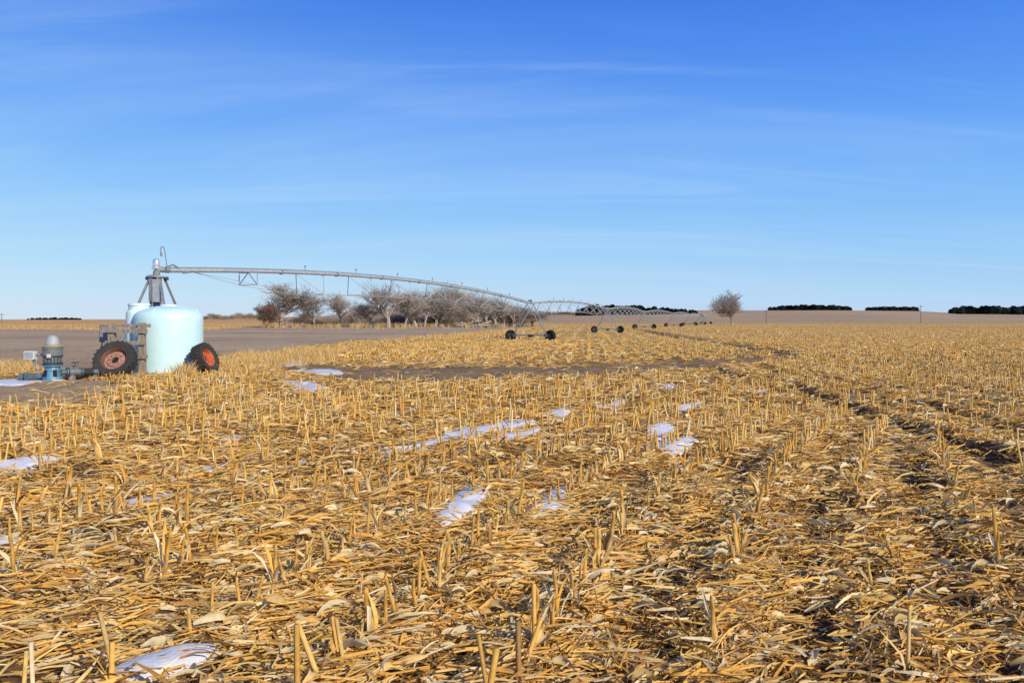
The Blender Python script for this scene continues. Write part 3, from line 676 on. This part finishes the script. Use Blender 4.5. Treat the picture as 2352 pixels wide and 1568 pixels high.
put('D',722,176,H_(686,176),'short leafless tree just right of the wide spreading tree','tree',width=6.5)
put('L',1683,249,H_(681,249,746),'lone rounded leafless tree standing in the open field on the right','tree',width=10.4)
GL='leafless grey brown tree crowded in the thicket right of the tall pale tree'; G='leafless trees of the thicket'
TL=[(850,692),(930,668),(940,690),(955,676),(975,670),(1000,664),(1010,682),(1024,660),(1040,674),(1060,666),(1070,690),(1084,674),(1100,678),(1120,682),(1138,682),(1158,690),(1180,698),(1205,708),(1225,714)]
for i,(a,t) in enumerate(TL):
    Yt=163+(i*37%34); put('BCDABDC'[i%7],a,Yt,H_(t,Yt,749),GL,'tree',G,width=random.uniform(5.5,8))
for i in range(42):
    a=690+i*12.6+random.uniform(-6,6); Yt=random.uniform(180,210); put('S',a,Yt,H_(random.uniform(706,728) if a>820 else random.uniform(720,733),Yt,749),'low leafless brush filling the foot of the grove behind the first span','bush','low brush of the grove','bare_bush',random.uniform(3.5,5.5))
for i in range(14):
    a=465+i*9; Yt=620+random.uniform(-40,40); put('S',a,Yt,random.uniform(2.8,5),'tiny leafless tree on the far skyline between tank and grove','tree','far skyline trees left of the grove','bare_tree',6)
for i in range(9):
    a=1245+i*9; Yt=700; put('S',a,Yt,random.uniform(2,3.6),'tiny leafless tree on the far rise between grove and evergreens','tree','far trees left of the evergreen belt','bare_tree',6)
def ever(seed):
    R=random.Random(seed); tb=MB().tube((0,0,-.3),(0,0,6),.18,.04,6); cb=MB()
    for i in range(640):
        z=R.uniform(.1,8); rad=2.4*math.sqrt(max(1-(z/8.2)**2.4,0))*(.85+.15*math.sin(z*2.3+seed)); a=R.uniform(0,6.28); r=rad*math.sqrt(R.uniform(.2,1)); p=Vector((r*math.cos(a),r*math.sin(a),z)); s=R.uniform(.3,.7)
        u=Vector((R.gauss(0,1),R.gauss(0,1),R.gauss(0,1))).normalized(); w=u.orthogonal().normalized(); cb.add([p+u*s,p+w*s,p-u*s,p-w*s*.6],[(0,1,2,3)])
    root=bpy.data.objects.new('evergreen_tree',None); col.objects.link(root); tb.build('trunk',M['pole'],root); cb.build('crown',M['needle'],root,(0,0,0),False); return [root,False]
EV=[ever(i) for i in range(4)]
def belt(n,p0,p1,Y0,hts,lab,grp,wide=1.2):
    for i in range(n):
        t=(i+.5)/n; a=p0+(p1-p0)*t+random.uniform(-3,3); Yt=Y0+random.uniform(-20,20); e=EV[random.randrange(4)]
        o=e[0] if not e[1] else copy_tree(e[0]); e[1]=True
        h=np.interp(t,[0,.12,.5,.88,1],[hts[0]*.75,hts[0],hts[1],hts[2],hts[2]*.75])*random.uniform(.78,1.08); x=at(a,Yt); s=h/8; wv=wide*random.uniform(.9,1.3); o.location=(x,Yt,g1(x,Yt)-.3); o.scale=(s*wv,s*wv,s); o.rotation_euler=(0,0,random.uniform(0,6)); tag(o,lab,'tree',grp)
belt(60,1328,1604,650,[8.8,7.6,4.2],'dark evergreen in the belt just right of the grove, behind the far spans','evergreen belt behind the spans',1.6)
belt(50,1768,1955,880,[5.4,6.6,5.8],'dark evergreen in the skyline belt right of the lone tree','evergreen belt right of the lone tree',2.3)
belt(32,1990,2110,900,[4.8,5.2,5.6],'dark evergreen in the short middle belt on the right skyline','short evergreen belt on the skyline',2.3)
belt(54,2182,2430,760,[7.4,8.4,9],'dark evergreen in the belt at the right edge','evergreen belt at the right edge',1.8)
belt(18,60,190,1500,[5,6,5],'tiny dark evergreen on the far left skyline behind the pump','far left skyline evergreens',2.6)

# ---------------- utility poles, brush pile ----------------
def upole(px_,Y,h,lab):
    x=at(px_,Y); z=g1(x,Y); root=empty('utility_pole',(x,Y,z),lab,'utility pole'); c=(x,Y,z)
    MB().tube((x,Y,z-.3),(x,Y,z+h),.16,.11,8).build('shaft',M['pole'],root,c)
    MB().box((x,Y-.14,z+h-.5),(2.0,.12,.14)).build('crossarm',M['pole'],root,c,False)
    for s in(-.9,-.3,.9): MB().tube((x+s,Y-.14,z+h-.43),(x+s,Y-.14,z+h-.2),.06,.04,6).build('insulator',M['galvd'],root,c)
upole(1760,262,5.0,'short wooden utility pole right of the lone tree')
upole(2115,335,7.8,'taller wooden utility pole before the gap in the right skyline belts')
upole(4,300,4.0,'wooden utility pole at the far left edge beyond the tilled field')
mb=MB(); R=random.Random(5); bx0,by0=at(1100,166),166
for i in range(46):
    x=bx0+R.gauss(0,1.9); zz=abs(R.gauss(0,.45))*(1.3-abs(x-bx0)/4.5)+.1; a=R.gauss(0,.6); L=R.uniform(1.2,3.4); d=Vector((math.cos(a),math.sin(a),R.gauss(0,.22))).normalized(); p=Vector((x,by0+R.gauss(0,.8)-8,max(zz,.1))); mb.tube(p-d*L/2,p+d*L/2,R.uniform(.06,.2),None,6,True,R.choice([0,0,1]))
o=mb.build('brush_pile',[M['bark'],M['pole']],None,(bx0,by0,0)); o.location=(bx0,by0,0); tag(o,'heap of cut logs and branches at the foot of the thicket','log pile',kind='stuff')

# ---------------- camera, light, world ----------------
cd=bpy.data.cameras.new('camera'); cam=bpy.data.objects.new('camera',cd); col.objects.link(cam); cam.location=(0,0,CAMH); cam.rotation_euler=(math.radians(90),0,0)
cd.sensor_width=36; cd.lens=36*F/2352; cd.shift_y=-51/2352; cd.clip_end=20000; cd.clip_start=.05; scn.camera=cam
el=math.radians(30); sd=Vector((.68,-.73,0)).normalized()*math.cos(el)+Vector((0,0,math.sin(el)))
ld=bpy.data.lights.new('sun','SUN'); ld.energy=5.0; ld.angle=math.radians(.5); ld.color=(1,.92,.78); lo=bpy.data.objects.new('sun',ld); col.objects.link(lo); lo.rotation_euler=(-sd).to_track_quat('-Z','Y').to_euler()
w=bpy.data.worlds.new('World'); scn.world=w; w.use_nodes=True; nt=w.node_tree; bg=nt.nodes['Background']; L=nt.links.new
sky=nn(nt,'ShaderNodeTexSky'); sky.sky_type='NISHITA'; sky.sun_disc=False; sky.sun_elevation=el; sky.sun_rotation=math.atan2(sd.x,sd.y); sky.dust_density=.6; sky.ozone_density=2
tc=nn(nt,'ShaderNodeTexCoord'); sep=nn(nt,'ShaderNodeSeparateXYZ'); L(tc.outputs['Generated'],sep.inputs[0])
rp=nn(nt,'ShaderNodeValToRGB'); L(sep.outputs['Z'],rp.inputs[0]); cr=rp.color_ramp
stops=[(0,(.56,.73,.90)),(.03,(.49,.735,.94)),(.075,(.38,.68,.96)),(.156,(.23,.54,.98)),(.238,(.14,.40,.95)),(.314,(.088,.30,.89)),(.384,(.055,.22,.82)),(1,(.010,.045,.26))]
cr.elements[0].position=0; cr.elements[0].color=stops[0][1]+(1,); cr.elements[1].position=1; cr.elements[1].color=stops[-1][1]+(1,)
for p,c in stops[1:-1]: e=cr.elements.new(p); e.color=c+(1,)
def mrange(a,b):
    mr=nn(nt,'ShaderNodeMapRange'); mr.inputs['From Min'].default_value=-.55; mr.inputs['From Max'].default_value=.6; mr.inputs['To Min'].default_value=a; mr.inputs['To Max'].default_value=b; L(sep.outputs['X'],mr.inputs[0]); return mr.outputs[0]
gm_=nn(nt,'ShaderNodeMix',data_type='RGBA',blend_type='MULTIPLY'); gm_.inputs[0].default_value=1
cmb=nn(nt,'ShaderNodeCombineColor'); L(mrange(1.16,.86),cmb.inputs[0]); L(mrange(1.05,.90),cmb.inputs[1]); cmb.inputs[2].default_value=1
L(rp.outputs[0],gm_.inputs[6]); L(cmb.outputs[0],gm_.inputs[7])
sk=nn(nt,'ShaderNodeVectorMath',operation='SCALE'); sk.inputs[3].default_value=.10; L(sky.outputs[0],sk.inputs[0])
mx=nn(nt,'ShaderNodeMix',data_type='RGBA'); mx.inputs[0].default_value=.94; L(sk.outputs[0],mx.inputs[6]); L(gm_.outputs[2],mx.inputs[7])
za=nn(nt,'ShaderNodeMath',operation='ADD'); za.inputs[1].default_value=.16; L(sep.outputs['Z'],za.inputs[0])
zm=nn(nt,'ShaderNodeMath',operation='MAXIMUM'); zm.inputs[1].default_value=.03; L(za.outputs[0],zm.inputs[0])
dx=nn(nt,'ShaderNodeMath',operation='DIVIDE'); L(sep.outputs['X'],dx.inputs[0]); L(zm.outputs[0],dx.inputs[1])
dy=nn(nt,'ShaderNodeMath',operation='DIVIDE'); L(sep.outputs['Y'],dy.inputs[0]); L(zm.outputs[0],dy.inputs[1])
cb=nn(nt,'ShaderNodeCombineXYZ'); L(dx.outputs[0],cb.inputs[0]); L(dy.outputs[0],cb.inputs[1])
def cloud(rot,scl,lo_,hi_,amt,off):
    mp=nn(nt,'ShaderNodeMapping'); mp.inputs['Rotation'].default_value=(0,0,rot); mp.inputs['Scale'].default_value=scl; mp.inputs['Location'].default_value=off; L(cb.outputs[0],mp.inputs[0])
    nz=nn(nt,'ShaderNodeTexNoise'); nz.inputs['Scale'].default_value=1; nz.inputs['Detail'].default_value=8; nz.inputs['Roughness'].default_value=.6; nz.inputs['Distortion'].default_value=.8; L(mp.outputs[0],nz.inputs['Vector'])
    r=nn(nt,'ShaderNodeMapRange',interpolation_type='SMOOTHSTEP'); r.inputs['From Min'].default_value=lo_; r.inputs['From Max'].default_value=hi_; r.inputs['To Max'].default_value=amt; L(nz.outputs['Fac'],r.inputs[0]); return r.outputs[0]
c1=cloud(.85,(.22,.9,1),.44,.76,.20,(11,2,0)); c2=cloud(1.0,(.35,2.6,1),.46,.80,.24,(7,4,0))
ad=nn(nt,'ShaderNodeMath',operation='ADD'); L(c1,ad.inputs[0]); L(c2,ad.inputs[1])
m3=nn(nt,'ShaderNodeMix',data_type='RGBA'); L(ad.outputs[0],m3.inputs[0]); L(mx.outputs[2],m3.inputs[6]); m3.inputs[7].default_value=(.60,.79,1.0,1)
L(m3.outputs[2],bg.inputs[0]); bg.inputs[1].default_value=1.0
scn.view_settings.view_transform='Standard'; scn.view_settings.look='None'; scn.view_settings.exposure=0
